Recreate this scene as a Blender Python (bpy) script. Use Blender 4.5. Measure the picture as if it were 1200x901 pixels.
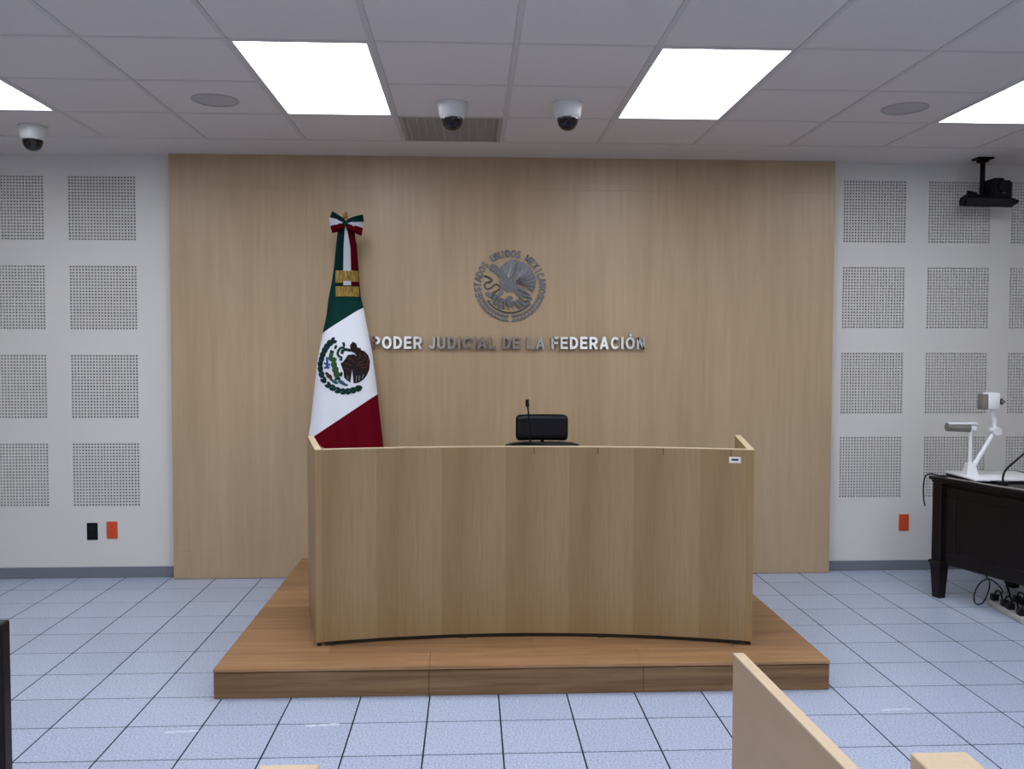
import bpy, bmesh, math, random
from mathutils import Vector, Matrix
random.seed(7)
D = bpy.data
COL = bpy.context.scene.collection
SC = bpy.context.scene
for o in list(D.objects): D.objects.remove(o)

# ------------------------------------------------------------------ camera, world, exposure
FPX, YAW, PITCH, ROLL, CAMH = 1055.39, .0458, -.0404, .0018, 1.5454
def cam_axes():
    cy, sy, cp, sp = math.cos(YAW), math.sin(YAW), math.cos(PITCH), math.sin(PITCH)
    f = Vector((sy*cp, cy*cp, sp)); r = Vector((cy, -sy, 0)); u = r.cross(f)
    cr, sr = math.cos(ROLL), math.sin(ROLL)
    return cr*r+sr*u, -sr*r+cr*u, f
CR, CU, CF = cam_axes()
cd = D.cameras.new('camera'); cd.sensor_width = 36; cd.lens = FPX*36/1200; cd.clip_start = .05
cam = D.objects.new('camera', cd); COL.objects.link(cam)
cam.matrix_world = Matrix(((CR.x, CU.x, -CF.x, 0), (CR.y, CU.y, -CF.y, 0), (CR.z, CU.z, -CF.z, CAMH), (0, 0, 0, 1)))
SC.camera = cam
w = D.worlds.new('world'); SC.world = w; w.use_nodes = True
w.node_tree.nodes['Background'].inputs[0].default_value = (.6, .68, .8, 1)
w.node_tree.nodes['Background'].inputs[1].default_value = .25
SC.view_settings.view_transform = 'Standard'; SC.view_settings.look = 'None'
SC.view_settings.gamma = 1; SC.view_settings.use_curve_mapping = False
SC.view_settings.exposure = 0.63
LAMP = 6.8            # strength of each ceiling light diffuser
LAMP_COL = (.93, .96, 1.03)

# ------------------------------------------------------------------ room measures (metres)
CEIL = 2.8146; WALL = 6.12; CLAD = 6.05
TILE, TX0, TY0 = .305, -.1815, 5.8147          # floor grid
CT, CX0, CY0 = .6015, .19, 5.02                # ceiling grid
XL, XR, YB = CX0-7*CT, CX0+8*CT, CY0-17*CT

# ------------------------------------------------------------------ helpers
def obj(name, me, mat, parent=None, loc=None):
    o = D.objects.new(name, me); COL.objects.link(o)
    if mat is not None and not me.materials: me.materials.append(mat)
    if parent: o.parent = parent
    if loc: o.location = loc
    return o
def tag(o, label, cat, group=None):
    o['label'] = label; o['category'] = cat
    if group: o['group'] = group
    return o
def thing(name, label, cat, loc=(0, 0, 0), rz=0, group=None):
    o = D.objects.new(name, None); COL.objects.link(o); o.empty_display_size = .05
    o.location = loc; o.rotation_euler = (0, 0, rz)
    return tag(o, label, cat, group)
def struct(o): o['kind'] = 'structure'; return o
def stuff(o): o['kind'] = 'stuff'; return o
def mesh(name, bm, smooth=False):
    bmesh.ops.recalc_face_normals(bm, faces=bm.faces)
    me = D.meshes.new(name); bm.to_mesh(me); bm.free()
    if smooth:
        me.shade_smooth()
        try: me.set_sharp_from_angle(angle=math.radians(40))
        except Exception: pass
    return me
def abox(bm, x0, x1, y0, y1, z0, z1, bev=0, seg=1):
    v = [bm.verts.new((x, y, z)) for z in (z0, z1) for y in (y0, y1) for x in (x0, x1)]
    fs = [bm.faces.new([v[i] for i in q]) for q in ((0, 2, 3, 1), (4, 5, 7, 6), (0, 1, 5, 4), (2, 6, 7, 3), (0, 4, 6, 2), (1, 3, 7, 5))]
    if bev:
        es = list({e for f in fs for e in f.edges})
        bmesh.ops.bevel(bm, geom=es, offset=bev, segments=seg, profile=.5, affect='EDGES')
    return v
def box(name, mat, parent, x0, x1, y0, y1, z0, z1, bev=0, seg=1):
    bm = bmesh.new(); abox(bm, x0, x1, y0, y1, z0, z1, bev, seg)
    return obj(name, mesh(name, bm, seg > 1), mat, parent)
def aprism(bm, pts, z0, z1):
    """polygon in xy extruded in z"""
    a = [bm.verts.new((p[0], p[1], z0)) for p in pts]; b = [bm.verts.new((p[0], p[1], z1)) for p in pts]
    n = len(pts); bm.faces.new(a[::-1]); bm.faces.new(b)
    for i in range(n): bm.faces.new((a[i], a[(i+1) % n], b[(i+1) % n], b[i]))
    return a+b
def prism(name, mat, parent, pts, z0, z1, bev=0):
    bm = bmesh.new(); aprism(bm, pts, z0, z1)
    if bev: bmesh.ops.bevel(bm, geom=list(bm.edges), offset=bev, segments=1, affect='EDGES')
    return obj(name, mesh(name, bm), mat, parent)
def alathe(bm, prof, seg=24, c=(0, 0)):
    rings = []
    for r, z in prof:
        if r < 1e-6: rings.append([bm.verts.new((c[0], c[1], z))])
        else: rings.append([bm.verts.new((c[0]+r*math.cos(2*math.pi*k/seg), c[1]+r*math.sin(2*math.pi*k/seg), z)) for k in range(seg)])
    for a, b in zip(rings, rings[1:]):
        for k in range(seg):
            k2 = (k+1) % seg
            if len(a) == 1 and len(b) == 1: continue
            if len(a) == 1: bm.faces.new((a[0], b[k], b[k2]))
            elif len(b) == 1: bm.faces.new((a[k], b[0], a[k2]))
            else: bm.faces.new((a[k], b[k], b[k2], a[k2]))
def lathe(name, mat, parent, prof, seg=24, c=(0, 0)):
    bm = bmesh.new(); alathe(bm, prof, seg, c); return obj(name, mesh(name, bm, True), mat, parent)
def smooth_path(pts, n=6):
    P = [Vector(p) for p in pts]; out = []
    Q = [2*P[0]-P[1]]+P+[2*P[-1]-P[-2]]
    for i in range(1, len(Q)-2):
        a, b, c, d = Q[i-1:i+3]
        for k in range(n):
            t = k/n
            out.append(.5*((2*b)+(c-a)*t+(2*a-5*b+4*c-d)*t*t+(-a+3*b-3*c+d)*t**3))
    out.append(P[-1]); return out
def atube(bm, pts, r, seg=8, r2=None, smooth=True, n=6):
    P = smooth_path(pts, n) if smooth and len(pts) > 2 else [Vector(p) for p in pts]
    rings = []; up = Vector((.13, .31, .94)).normalized(); m = len(P)
    for i, p in enumerate(P):
        t = (P[min(i+1, m-1)]-P[max(i-1, 0)]).normalized()
        s = t.cross(up)
        if s.length < .05: s = t.cross(Vector((1, 0, 0)))
        s.normalize(); u = s.cross(t)
        rr = r if r2 is None else r+(r2-r)*i/(m-1)
        rings.append([bm.verts.new(p+rr*(math.cos(2*math.pi*k/seg)*s+math.sin(2*math.pi*k/seg)*u)) for k in range(seg)])
    for a, b in zip(rings, rings[1:]):
        for k in range(seg): bm.faces.new((a[k], a[(k+1) % seg], b[(k+1) % seg], b[k]))
    bm.faces.new(rings[0][::-1]); bm.faces.new(rings[-1])
def tube(name, mat, parent, pts, r, seg=8, r2=None, smooth=True, n=6):
    bm = bmesh.new(); atube(bm, pts, r, seg, r2, smooth, n); return obj(name, mesh(name, bm, True), mat, parent)
GW = dict(P=.62, O=.76, D=.68, E=.60, R=.68, J=.52, U=.68, I=.2, C=.70, A=.74, L=.56, F=.57, N=.69, S=.62, T=.60, M=.82, X=.68)
GW['\u00d3'] = .76
def strokes(ch, t):
    W = GW[ch]
    def arc(cx, cy, rx, ry, a0, a1, n=14): return [(cx+rx*math.cos(math.radians(a0+(a1-a0)*k/n)), cy+ry*math.sin(math.radians(a0+(a1-a0)*k/n))) for k in range(n+1)]
    stem = [(t, 0), (t, 1)]
    bar = lambda y, k=1: [(t, y), (W*k, y)]
    bowl = [(t, 1-t)]+arc(W-t-.24, (1-t+.44)/2, .24, (1-t-.44)/2, 90, -90)+[(t, .44)]
    oval = arc(W/2, .5, W/2-t, .5-t, 0, 360, 28)
    return {'E': [stem, bar(1-t), bar(.51, .93), bar(t)], 'F': [stem, bar(1-t), bar(.49, .9)], 'L': [stem, bar(t)], 'I': [[(W/2, 0), (W/2, 1)]],
            'P': [stem, bowl], 'R': [stem, bowl, [(.34, .44), (W-t*.95, 0)]], 'D': [stem, [(t, 1-t)]+arc(.26, .5, W-t-.26, .5-t, 90, -90, 18)+[(t, t)]],
            'O': [oval], '\u00d3': [oval, [(W*.45, 1.06), (W*.62, 1.24)]], 'C': [arc(W/2+.02, .5, W/2-t+.01, .5-t, 42, 318, 22)],
            'U': [[(t, 1)]+arc(W/2, .36, W/2-t, .36-t, 180, 360)+[(W-t, 1)]], 'J': [[(W-t, 1)]+arc(W/2, .32, W/2-t, .32-t, 0, -175)],
            'A': [[(t*.95, 0), (W/2, 1)], [(W-t*.95, 0), (W/2, 1)], [(W*.24, .29), (W*.76, .29)]], 'N': [stem, [(W-t, 0), (W-t, 1)], [(t, 1-t*.3), (W-t, t*.3)]],
            'T': [[(W/2, 0), (W/2, 1)], [(0, 1-t), (W, 1-t)]], 'X': [[(t, 0), (W-t, 1)], [(W-t, 0), (t, 1)]], 'M': [stem, [(W-t, 0), (W-t, 1)], [(t, 1-t*.3), (W/2, .2)], [(W/2, .2), (W-t, 1-t*.3)]],
            'S': [[(p.x, p.y) for p in smooth_path([(W-.09, .74, 0), (W*.72, .88, 0), (W/2, .91, 0), (.2, .86, 0), (.11, .73, 0), (.22, .59, 0), (W*.6, .47, 0), (W-.1, .32, 0), (W-.15, .16, 0), (W*.58, .09, 0), (W*.38, .09, 0), (.16, .15, 0), (.08, .27, 0)], 4)]]}[ch]
def glyph_mesh(ch, h, y0, y1, m_front, m_side, bold=.19, center=False):
    """cut-out block capital: front face at y0, back at y1, height h"""
    bm = bmesh.new(); t = bold/2; W = GW[ch]; ox_ = W/2 if center else 0
    for pl_ in strokes(ch, t):
        P_ = [Vector(p) for p in pl_]; n = len(P_); Lp, Rp = [], []
        for i, p in enumerate(P_):
            d0 = (P_[i]-P_[max(i-1, 0)]); d1 = (P_[min(i+1, n-1)]-P_[i])
            d0 = d0.normalized() if d0.length > 1e-6 else d1.normalized(); d1 = d1.normalized() if d1.length > 1e-6 else d0
            tg = (d0+d1).normalized(); nr = Vector((-tg.y, tg.x)); k = t/max(.5, nr.dot(Vector((-d1.y, d1.x))))
            Lp.append(p+nr*k); Rp.append(p-nr*k)
        ring_ = [(q.x-ox_, q.y) for q in Lp], [(q.x-ox_, q.y) for q in Rp]
        F = [[bm.verts.new((x_*h, y0, z_*h)) for x_, z_ in r_] for r_ in ring_]; B = [[bm.verts.new((x_*h, y1, z_*h)) for x_, z_ in r_] for r_ in ring_]
        for i in range(n-1):
            f_ = bm.faces.new((F[0][i], F[0][i+1], F[1][i+1], F[1][i]))
            for A_, B_ in ((F[0], B[0]), (F[1], B[1])): bm.faces.new((A_[i], A_[i+1], B_[i+1], B_[i])).material_index = 1
        for i in (0, n-1): bm.faces.new((F[0][i], F[1][i], B[1][i], B[0][i])).material_index = 1
    me = D.meshes.new('glyph'); bmesh.ops.recalc_face_normals(bm, faces=bm.faces); bm.to_mesh(me); bm.free()
    me.materials.append(m_front); me.materials.append(m_side); return me

# ------------------------------------------------------------------ materials
def mat(name, col, rough=.6, metal=0, spec=.4, emit=None, estr=0):
    m = D.materials.new(name); m.use_nodes = True; b = m.node_tree.nodes['Principled BSDF']
    b.inputs['Base Color'].default_value = (*col, 1); b.inputs['Roughness'].default_value = rough
    b.inputs['Metallic'].default_value = metal; b.inputs['Specular IOR Level'].default_value = spec
    if emit: b.inputs['Emission Color'].default_value = (*emit, 1); b.inputs['Emission Strength'].default_value = estr
    return m
def N(m, t, **kw):
    n = m.node_tree.nodes.new(t)
    for k, v in kw.items(): setattr(n, k, v)
    return n
def L(m, a, b): m.node_tree.links.new(a, b)
def bsdf(m): return m.node_tree.nodes['Principled BSDF']
def ramp(m, stops):
    r = N(m, 'ShaderNodeValToRGB'); e = r.color_ramp.elements
    while len(e) < len(stops): e.new(.5)
    for el, (p, c) in zip(e, stops): el.position = p; el.color = (*c, 1)
    return r
def noise(m, scale, detail=4, rough=.55, mapscale=(1, 1, 1), coord='Object', dist=0):
    tc = N(m, 'ShaderNodeTexCoord'); mp = N(m, 'ShaderNodeMapping'); mp.inputs['Scale'].default_value = mapscale
    nz = N(m, 'ShaderNodeTexNoise'); nz.inputs['Scale'].default_value = scale; nz.inputs['Detail'].default_value = detail
    nz.inputs['Roughness'].default_value = rough; nz.inputs['Distortion'].default_value = dist
    L(m, tc.outputs[coord], mp.inputs['Vector']); L(m, mp.outputs[0], nz.inputs['Vector'])
    return nz
def mix(m, a, b, fac, mode='MIX'):
    x = N(m, 'ShaderNodeMix'); x.data_type = 'RGBA'; x.blend_type = mode
    for s, v in ((6, a), (7, b)):
        if isinstance(v, tuple): x.inputs[s].default_value = (*v, 1)
        else: L(m, v, x.inputs[s])
    if isinstance(fac, (int, float)): x.inputs[0].default_value = fac
    else: L(m, fac, x.inputs[0])
    return x.outputs[2]
def bump(m, h, strength, dist=.002):
    b = N(m, 'ShaderNodeBump'); b.inputs['Strength'].default_value = strength; b.inputs['Distance'].default_value = dist
    L(m, h, b.inputs['Height']); L(m, b.outputs[0], bsdf(m).inputs['Normal'])
def scl(c, k): return tuple(x*k for x in c)

def wood(name, light, dark, ms=(9, 9, .55), rough=.42, fine=(60, 60, 2.2), broad=.35, spec=.35):
    m = mat(name, light, rough, 0, spec)
    a = noise(m, 1, 3, .5, ms, dist=.4); r1 = ramp(m, [(.30, dark), (.66, light)]); L(m, a.outputs[0], r1.inputs[0])
    b = noise(m, 1, 5, .65, fine); r2 = ramp(m, [(.3, scl(dark, .86)), (.6, light)]); L(m, b.outputs[0], r2.inputs[0])
    L(m, mix(m, r1.outputs[0], r2.outputs[0], broad), bsdf(m).inputs['Base Color'])
    bump(m, b.outputs[0], .06)
    return m
M = {}
M['paint'] = mat('wall paint', (.68, .675, .655), .75, 0, .25)
nz = noise(M['paint'], 90, 4); bump(M['paint'], nz.outputs[0], .05)
M['perf'] = mat('perforated board', (.66, .655, .635), .8, 0, .2)
M['felt'] = mat('dark acoustic felt', (.03, .03, .03), .95, 0, .1)
M['gypsum'] = mat('gypsum ceiling', (.68, .65, .635), .85, 0, .2)
m = M['ctile'] = mat('mineral ceiling tile', (.68, .655, .66), .9, 0, .15)
nz = noise(m, 160, 3, .7); r = ramp(m, [(.30, (.60, .565, .55)), (.48, (.70, .662, .64))]); L(m, nz.outputs[0], r.inputs[0]); L(m, r.outputs[0], bsdf(m).inputs['Base Color'])
bump(m, nz.outputs[0], .25, .002)
M['tee'] = mat('white painted steel tee', (.57, .545, .535), .5, 0, .3)
M['plenum'] = mat('dark plenum', (.05, .05, .05), .9)
m = M['ftile'] = mat('speckled floor tile', (.5, .55, .65), .30, 0, .5)
a = noise(m, 120, 4, .8); r = ramp(m, [(.36, (.15, .19, .29)), (.46, (.405, .472, .61)), (.56, (.465, .54, .70)), (.66, (.68, .75, .89))]); L(m, a.outputs[0], r.inputs[0])
oi = N(m, 'ShaderNodeObjectInfo'); r2 = ramp(m, [(0, (.92, .92, .93)), (1, (1, 1, 1))]); L(m, oi.outputs['Random'], r2.inputs[0])
L(m, mix(m, r.outputs[0], r2.outputs[0], 1.0, 'MULTIPLY'), bsdf(m).inputs['Base Color'])
M['grout'] = mat('dark grout', (.012, .016, .03), .9, 0, .1)
M['base'] = mat('blue grey vinyl baseboard', (.17, .185, .225), .45, 0, .4)
M['maple'] = wood('maple cladding veneer', (.480, .357, .226), (.405, .292, .175), (3.6, 3.6, .55), .36, (34, 34, 1.6), .3)
m = M['deskw'] = mat('slip matched maple veneer', (.3, .22, .13), .42, 0, .3)
tc = N(m, 'ShaderNodeTexCoord'); sx = N(m, 'ShaderNodeSeparateXYZ'); L(m, tc.outputs['Object'], sx.inputs[0])
ad = N(m, 'ShaderNodeMath', operation='ADD'); ad.inputs[1].default_value = 10.085+.31-.083; L(m, sx.outputs[0], ad.inputs[0])
md = N(m, 'ShaderNodeMath', operation='MODULO'); md.inputs[1].default_value = .3085; L(m, ad.outputs[0], md.inputs[0])
cb = N(m, 'ShaderNodeCombineXYZ'); L(m, md.outputs[0], cb.inputs[0]); L(m, sx.outputs[2], cb.inputs[2])
dv = N(m, 'ShaderNodeMath', operation='DIVIDE'); dv.inputs[1].default_value = .3085; L(m, md.outputs[0], dv.inputs[0])
rs = ramp(m, [(0, (.298, .198, .098)), (.3, (.285, .188, .092)), (.45, (.300, .200, .100)), (.6, (.325, .222, .116)), (.97, (.338, .234, .124))]); L(m, dv.outputs[0], rs.inputs[0])
for k, (ms_, amt) in enumerate((((14, 14, 1.3), .35), ((80, 80, 4), .38))):
    mp = N(m, 'ShaderNodeMapping'); mp.inputs['Scale'].default_value = ms_; L(m, cb.outputs[0], mp.inputs['Vector'])
    n2 = N(m, 'ShaderNodeTexNoise'); n2.inputs['Scale'].default_value = 1; n2.inputs['Detail'].default_value = 4; L(m, mp.outputs[0], n2.inputs['Vector'])
    rr = ramp(m, [(.32, (.78, .75, .70)), (.58, (1.03, 1.03, 1.03))]); L(m, n2.outputs[0], rr.inputs[0])
    rs_out = mix(m, rs.outputs[0] if k == 0 else prev, rr.outputs[0], amt, 'MULTIPLY'); prev = rs_out
def mth(op, a_, b_):
    n_ = N(m, 'ShaderNodeMath', operation=op)
    for i_, v_ in enumerate((a_, b_)):
        if isinstance(v_, (int, float)): n_.inputs[i_].default_value = v_
        else: L(m, v_, n_.inputs[i_])
    return n_.outputs[0]
kd = mth('LESS_THAN', mth('ABSOLUTE', mth('SUBTRACT', md.outputs[0], .138), 0), .0028)
kz = mth('MULTIPLY', mth('GREATER_THAN', sx.outputs[2], .898), mth('GREATER_THAN', sx.outputs[0], -.1))
prev = mix(m, prev, (.09, .06, .03), mth('MULTIPLY', mth('MULTIPLY', kd, kz), .75))
L(m, prev, bsdf(m).inputs['Base Color'])
M['deskside'] = wood('desk side veneer', (.34, .225, .105), (.29, .185, .085), (14, 14, .9), .4)
M['edge'] = wood('pale edge banding', (.66, .52, .34), (.56, .43, .27), (3, 3, 3), .4)
M['edge2'] = wood('pale bench edge', (.60, .46, .31), (.55, .42, .28), (5, 5, 5), .4)
M['bench'] = wood('pale bench veneer', (.42, .295, .185), (.395, .275, .17), (2, 2, 2), .5, (12, 4, 12))
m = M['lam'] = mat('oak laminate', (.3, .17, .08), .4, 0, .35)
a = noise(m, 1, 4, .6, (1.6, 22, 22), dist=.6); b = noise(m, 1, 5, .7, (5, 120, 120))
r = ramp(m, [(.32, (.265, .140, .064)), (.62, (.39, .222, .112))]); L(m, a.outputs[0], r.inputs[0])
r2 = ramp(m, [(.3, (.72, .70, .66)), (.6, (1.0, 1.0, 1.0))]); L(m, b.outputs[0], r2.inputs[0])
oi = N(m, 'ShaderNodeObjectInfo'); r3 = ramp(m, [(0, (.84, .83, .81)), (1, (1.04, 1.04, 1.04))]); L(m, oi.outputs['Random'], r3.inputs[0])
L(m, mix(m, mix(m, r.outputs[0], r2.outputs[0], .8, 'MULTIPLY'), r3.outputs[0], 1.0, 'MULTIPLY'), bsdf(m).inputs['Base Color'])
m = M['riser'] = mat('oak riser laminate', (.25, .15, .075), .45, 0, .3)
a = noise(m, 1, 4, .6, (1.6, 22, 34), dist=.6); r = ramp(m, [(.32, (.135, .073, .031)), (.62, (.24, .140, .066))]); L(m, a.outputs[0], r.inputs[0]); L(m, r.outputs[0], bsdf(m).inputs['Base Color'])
M['shadowgap'] = mat('dark base', (.02, .013, .008), .8)
M['black'] = mat('black plastic', (.006, .006, .008), .45, 0, .2)
M['blackfab'] = mat('black upholstery', (.005, .006, .011), .5, 0, .22)
M['blackmetal'] = mat('black painted metal', (.005, .005, .006), .6, 0, .12)
M['darkwood'] = wood('black stained wood', (.011, .008, .008), (.006, .005, .006), (30, 3, 30), .34, (90, 8, 90), .35, .25)
M['steel'] = mat('polished steel letters', (.62, .61, .60), .16, 1)
M['steelside'] = mat('dark steel letter sides', (.16, .155, .15), .45, 1)
M['seal'] = mat('brushed pewter', (.26, .255, .25), .38, 1)
M['seal2'] = mat('dark pewter', (.15, .155, .165), .42, 1)
M['sealline'] = mat('bright pewter edge', (.33, .34, .36), .35, 1)
M['sealdark'] = mat('patinated grooves', (.07, .07, .072), .5, 1)  # darker pewter tone for the strokes of the engraving
M['gold'] = mat('gold metal', (.75, .52, .2), .3, 1)
m = M['fringe'] = mat('gold fringe', (.5, .33, .06), .6)
a = noise(m, 1, 3, .6, (160, 160, 30)); r = ramp(m, [(.35, (.22, .13, .02)), (.62, (.62, .43, .10))]); L(m, a.outputs[0], r.inputs[0]); L(m, r.outputs[0], bsdf(m).inputs['Base Color'])
def cloth(n, c):
    m = mat(n, c, .7, 0, .06); z = noise(m, 500, 2); bump(m, z.outputs[0], .15, .001); M_ = bsdf(m)
    return m
M['fgreen'] = cloth('green satin', (.003, .034, .030)); M['fwhite'] = cloth('white satin', (.78, .82, .90)); M['fred'] = cloth('red satin', (.13, .0012, .009))
M['whitepl'] = mat('white plastic', (.78, .80, .83), .35)
M['camwhite'] = mat('camera white housing', (.70, .71, .70), .35)
M['greypl'] = mat('grey plastic', (.20, .185, .165), .5)
M['dome'] = mat('smoked dome', (.008, .008, .01), .08, 0, .6)
M['speaker'] = mat('speaker grille', (.46, .45, .45), .7)
M['vent'] = mat('vent grille', (.36, .335, .30), .6)
M['orange'] = mat('orange outlet plastic', (.62, .085, .025), .45)
M['orange2'] = mat('bright orange socket', (.75, .07, .02), .4)
M['lamp'] = mat('lit diffuser', (.9, .9, .9), .5, emit=LAMP_COL, estr=LAMP)
M['lampframe'] = mat('light frame', (.62, .62, .63), .5)
M['glass'] = mat('daylight window', (.8, .85, .9), .3, emit=(.85, .93, 1.0), estr=1.1)  # glowing pane added so the steel letters have something bright to reflect
M['stripgrey'] = mat('grey white power strip', (.42, .40, .37), .5)
M['label'] = mat('white sticker', (.75, .76, .76), .5)
M['ink'] = mat('black ink', (.03, .03, .035), .6)
M['rearwall'] = mat('rear wall', (.30, .235, .17), .7)
M['sidewall'] = wood('side wall veneer', (.36, .27, .17), (.31, .225, .135), (3.6, 3.6, .55), .5)

# ------------------------------------------------------------------ floor
def in_view(p, mx=0):
    d = Vector(p)-Vector((0, 0, CAMH)); z = d.dot(CF)
    if z < .2: return False
    x = 600+FPX*d.dot(CR)/z; y = 450.5-FPX*d.dot(CU)/z
    return -mx < x < 1200+mx and -mx < y < 901+mx
floor = struct(box('floor', M['grout'], None, XL-.1, XR+.1, YB-.1, WALL+.1, -.12, -.0012))
g = .0032
bm = bmesh.new(); h = TILE/2-g
def atile(bm, cx, cy, h):
    c = .0006; a = [bm.verts.new((cx+sx*h, cy+sy*h, -.006)) for sx, sy in ((-1, -1), (1, -1), (1, 1), (-1, 1))]
    b = [bm.verts.new((cx+sx*h, cy+sy*h, -c)) for sx, sy in ((-1, -1), (1, -1), (1, 1), (-1, 1))]
    t = [bm.verts.new((cx+sx*(h-c), cy+sy*(h-c), 0)) for sx, sy in ((-1, -1), (1, -1), (1, 1), (-1, 1))]
    bm.faces.new(t)
    for p, q in ((a, b), (b, t)):
        for k in range(4): bm.faces.new((p[k], p[(k+1) % 4], q[(k+1) % 4], q[k]))
atile(bm, 0, 0, h); tile_me = mesh('tile', bm)
rest = bmesh.new(); cells = []
for i in range(-13, 18):
    for j in range(0, 38):
        cx, cy = TX0+(i+.5)*TILE, TY0-(j-.5)*TILE
        if not (XL < cx < XR and cy > YB): continue
        hid = (-1.13+.16 < cx < 1.625-.16 and cy > 3.955+.16)
        vis = any(in_view((cx+sx*.15, cy+sy*.15, 0), 6) for sx in (-1, 0, 1) for sy in (-1, 0, 1))
        if vis and not hid: cells.append((-cy, cx, cy))
        else: atile(rest, cx, cy, h)
cells.sort(reverse=True)
for k, (_, cx, cy) in enumerate(sorted(cells, key=lambda c: c[2])):
    if k < 295: obj('tile', tile_me, M['ftile'], floor, (cx, cy, 0))
    else: atile(rest, cx, cy, h)
stuff(obj('tile_field', mesh('tile_field', rest), M['ftile'], floor))

# ------------------------------------------------------------------ walls
PW, PH = .442, .428
pl = [(x, z) for x in (-3.035, -2.438) for z in (2.465, 1.876, 1.285, .694)]
pr = [(x, z) for x in (2.778, 3.375, 3.962, 4.556) for z in (2.487, 1.898, 1.307, .723)]
perf = pl+[(-3.632, z) for z in (2.465, 1.876, 1.285, .694)]+pr
bm = bmesh.new(); abox(bm, XL-.1, XR+.1, WALL+.015, WALL+.15, -.1, CEIL+.15)
def skin(bm, xa, xb, panels):
    xs = sorted({xa, xb} | {p[0]+s*PW/2 for p in panels for s in (-1, 1)})
    zs = sorted({0, CEIL+.1} | {p[1]+s*PH/2 for p in panels for s in (-1, 1)})
    for x0, x1 in zip(xs, xs[1:]):
        for z0, z1 in zip(zs, zs[1:]):
            cx, cz = (x0+x1)/2, (z0+z1)/2
            if any(abs(cx-p[0]) < PW/2 and abs(cz-p[1]) < PH/2 for p in panels): continue
            abox(bm, x0, x1, WALL, WALL+.016, z0, z1)
skin(bm, XL-.1, -1.9, [p for p in perf if p[0] < 0]); skin(bm, -1.9, 2.4, []); skin(bm, 2.4, XR+.1, pr)
wall = struct(obj('wall_back', mesh('wall_back', bm), M['paint']))
# perforated square: real holes over dark felt
bm = bmesh.new(); nx, nz_ = 22, 21; px, pz = PW/nx, PH/nz_; rad = .0064; dep = .011
oct_ = [(math.cos(math.pi*k/4), math.sin(math.pi*k/4)) for k in range(8)]
for i in range(nx):
    for j in range(nz_):
        cx, cz = -PW/2+(i+.5)*px, -PH/2+(j+.5)*pz
        ex_, ez_ = (1+.006/px*((i == 0) or (i == nx-1))), (1+.006/pz*((j == 0) or (j == nz_-1))); sq = [(1, 0), (1, 1), (0, 1), (-1, 1), (-1, 0), (-1, -1), (0, -1), (1, -1)]
        o_ = [bm.verts.new((cx+a*px/2*(ex_ if a*(i-nx/2+.5) > 0 else 1), 0, cz+b*pz/2*(ez_ if b*(j-nz_/2+.5) > 0 else 1))) for a, b in sq]
        n_ = [bm.verts.new((cx+a*rad, 0, cz+b*rad)) for a, b in oct_]
        d_ = [bm.verts.new((cx+a*rad, dep, cz+b*rad)) for a, b in oct_]
        for k in range(8):
            k2 = (k+1) % 8
            bm.faces.new((o_[k], o_[k2], n_[k2], n_[k])); bm.faces.new((n_[k], n_[k2], d_[k2], d_[k]))
me_perf = D.meshes.new('perforated_panel'); bm.to_mesh(me_perf); bm.free(); me_perf.flip_normals()
bm = bmesh.new(); abox(bm, -PW/2, PW/2, dep, dep+.003, -PH/2, PH/2); me_felt = mesh('felt', bm)
for x, z in perf:
    o = obj('perforated_panel', me_perf, M['perf'], wall, (x, WALL-.0004, z)); obj('felt_backing', me_felt, M['felt'], o)
struct(box('wall_left', M['sidewall'], None, XL-.15, XL, YB-.1, WALL+.1, -.1, CEIL+.15))
struct(box('wall_right', M['sidewall'], None, XR, XR+.15, YB-.1, WALL+.1, -.1, CEIL+.15))
# rear wall (behind the viewer) with two glowing bays added for the letters to reflect
wins = [(-2.15, -.95), (1.70, 3.10)]; wz0, wz1 = .95, 2.2
bm = bmesh.new(); xs = [XL-.1]+[v for a in wins for v in a]+[XR+.1]
for k, (x0, x1) in enumerate(zip(xs, xs[1:])):
    if k % 2 == 0: abox(bm, x0, x1, YB-.15, YB, -.1, CEIL+.15)
    else: abox(bm, x0, x1, YB-.15, YB, -.1, wz0); abox(bm, x0, x1, YB-.15, YB, wz1, CEIL+.15)
struct(obj('wall_rear', mesh('wall_rear', bm), M['rearwall']))
for k, (x0, x1) in enumerate(wins):
    bm = bmesh.new()
    for q in ((x0, x0+.04, wz0, wz1), (x1-.04, x1, wz0, wz1), (x0, x1, wz0, wz0+.04), (x0, x1, wz1-.04, wz1), ((x0+x1)/2-.02, (x0+x1)/2+.02, wz0, wz1)):
        abox(bm, q[0], q[1], YB-.1, YB-.02, q[2], q[3])
    wo = struct(obj('window_%d' % (k+1), mesh('window_frame', bm), M['tee']))
    box('window_pane', M['glass'], wo, x0+.03, x1-.03, YB-.075, YB-.065, wz0+.03, wz1-.03)
# baseboards
struct(box('baseboard_left', M['base'], None, XL, -1.972, WALL-.012, WALL, .001, .072, .002))
struct(box('baseboard_right', M['base'], None, 2.462, XR, WALL-.012, WALL, .001, .068, .002))

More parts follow.
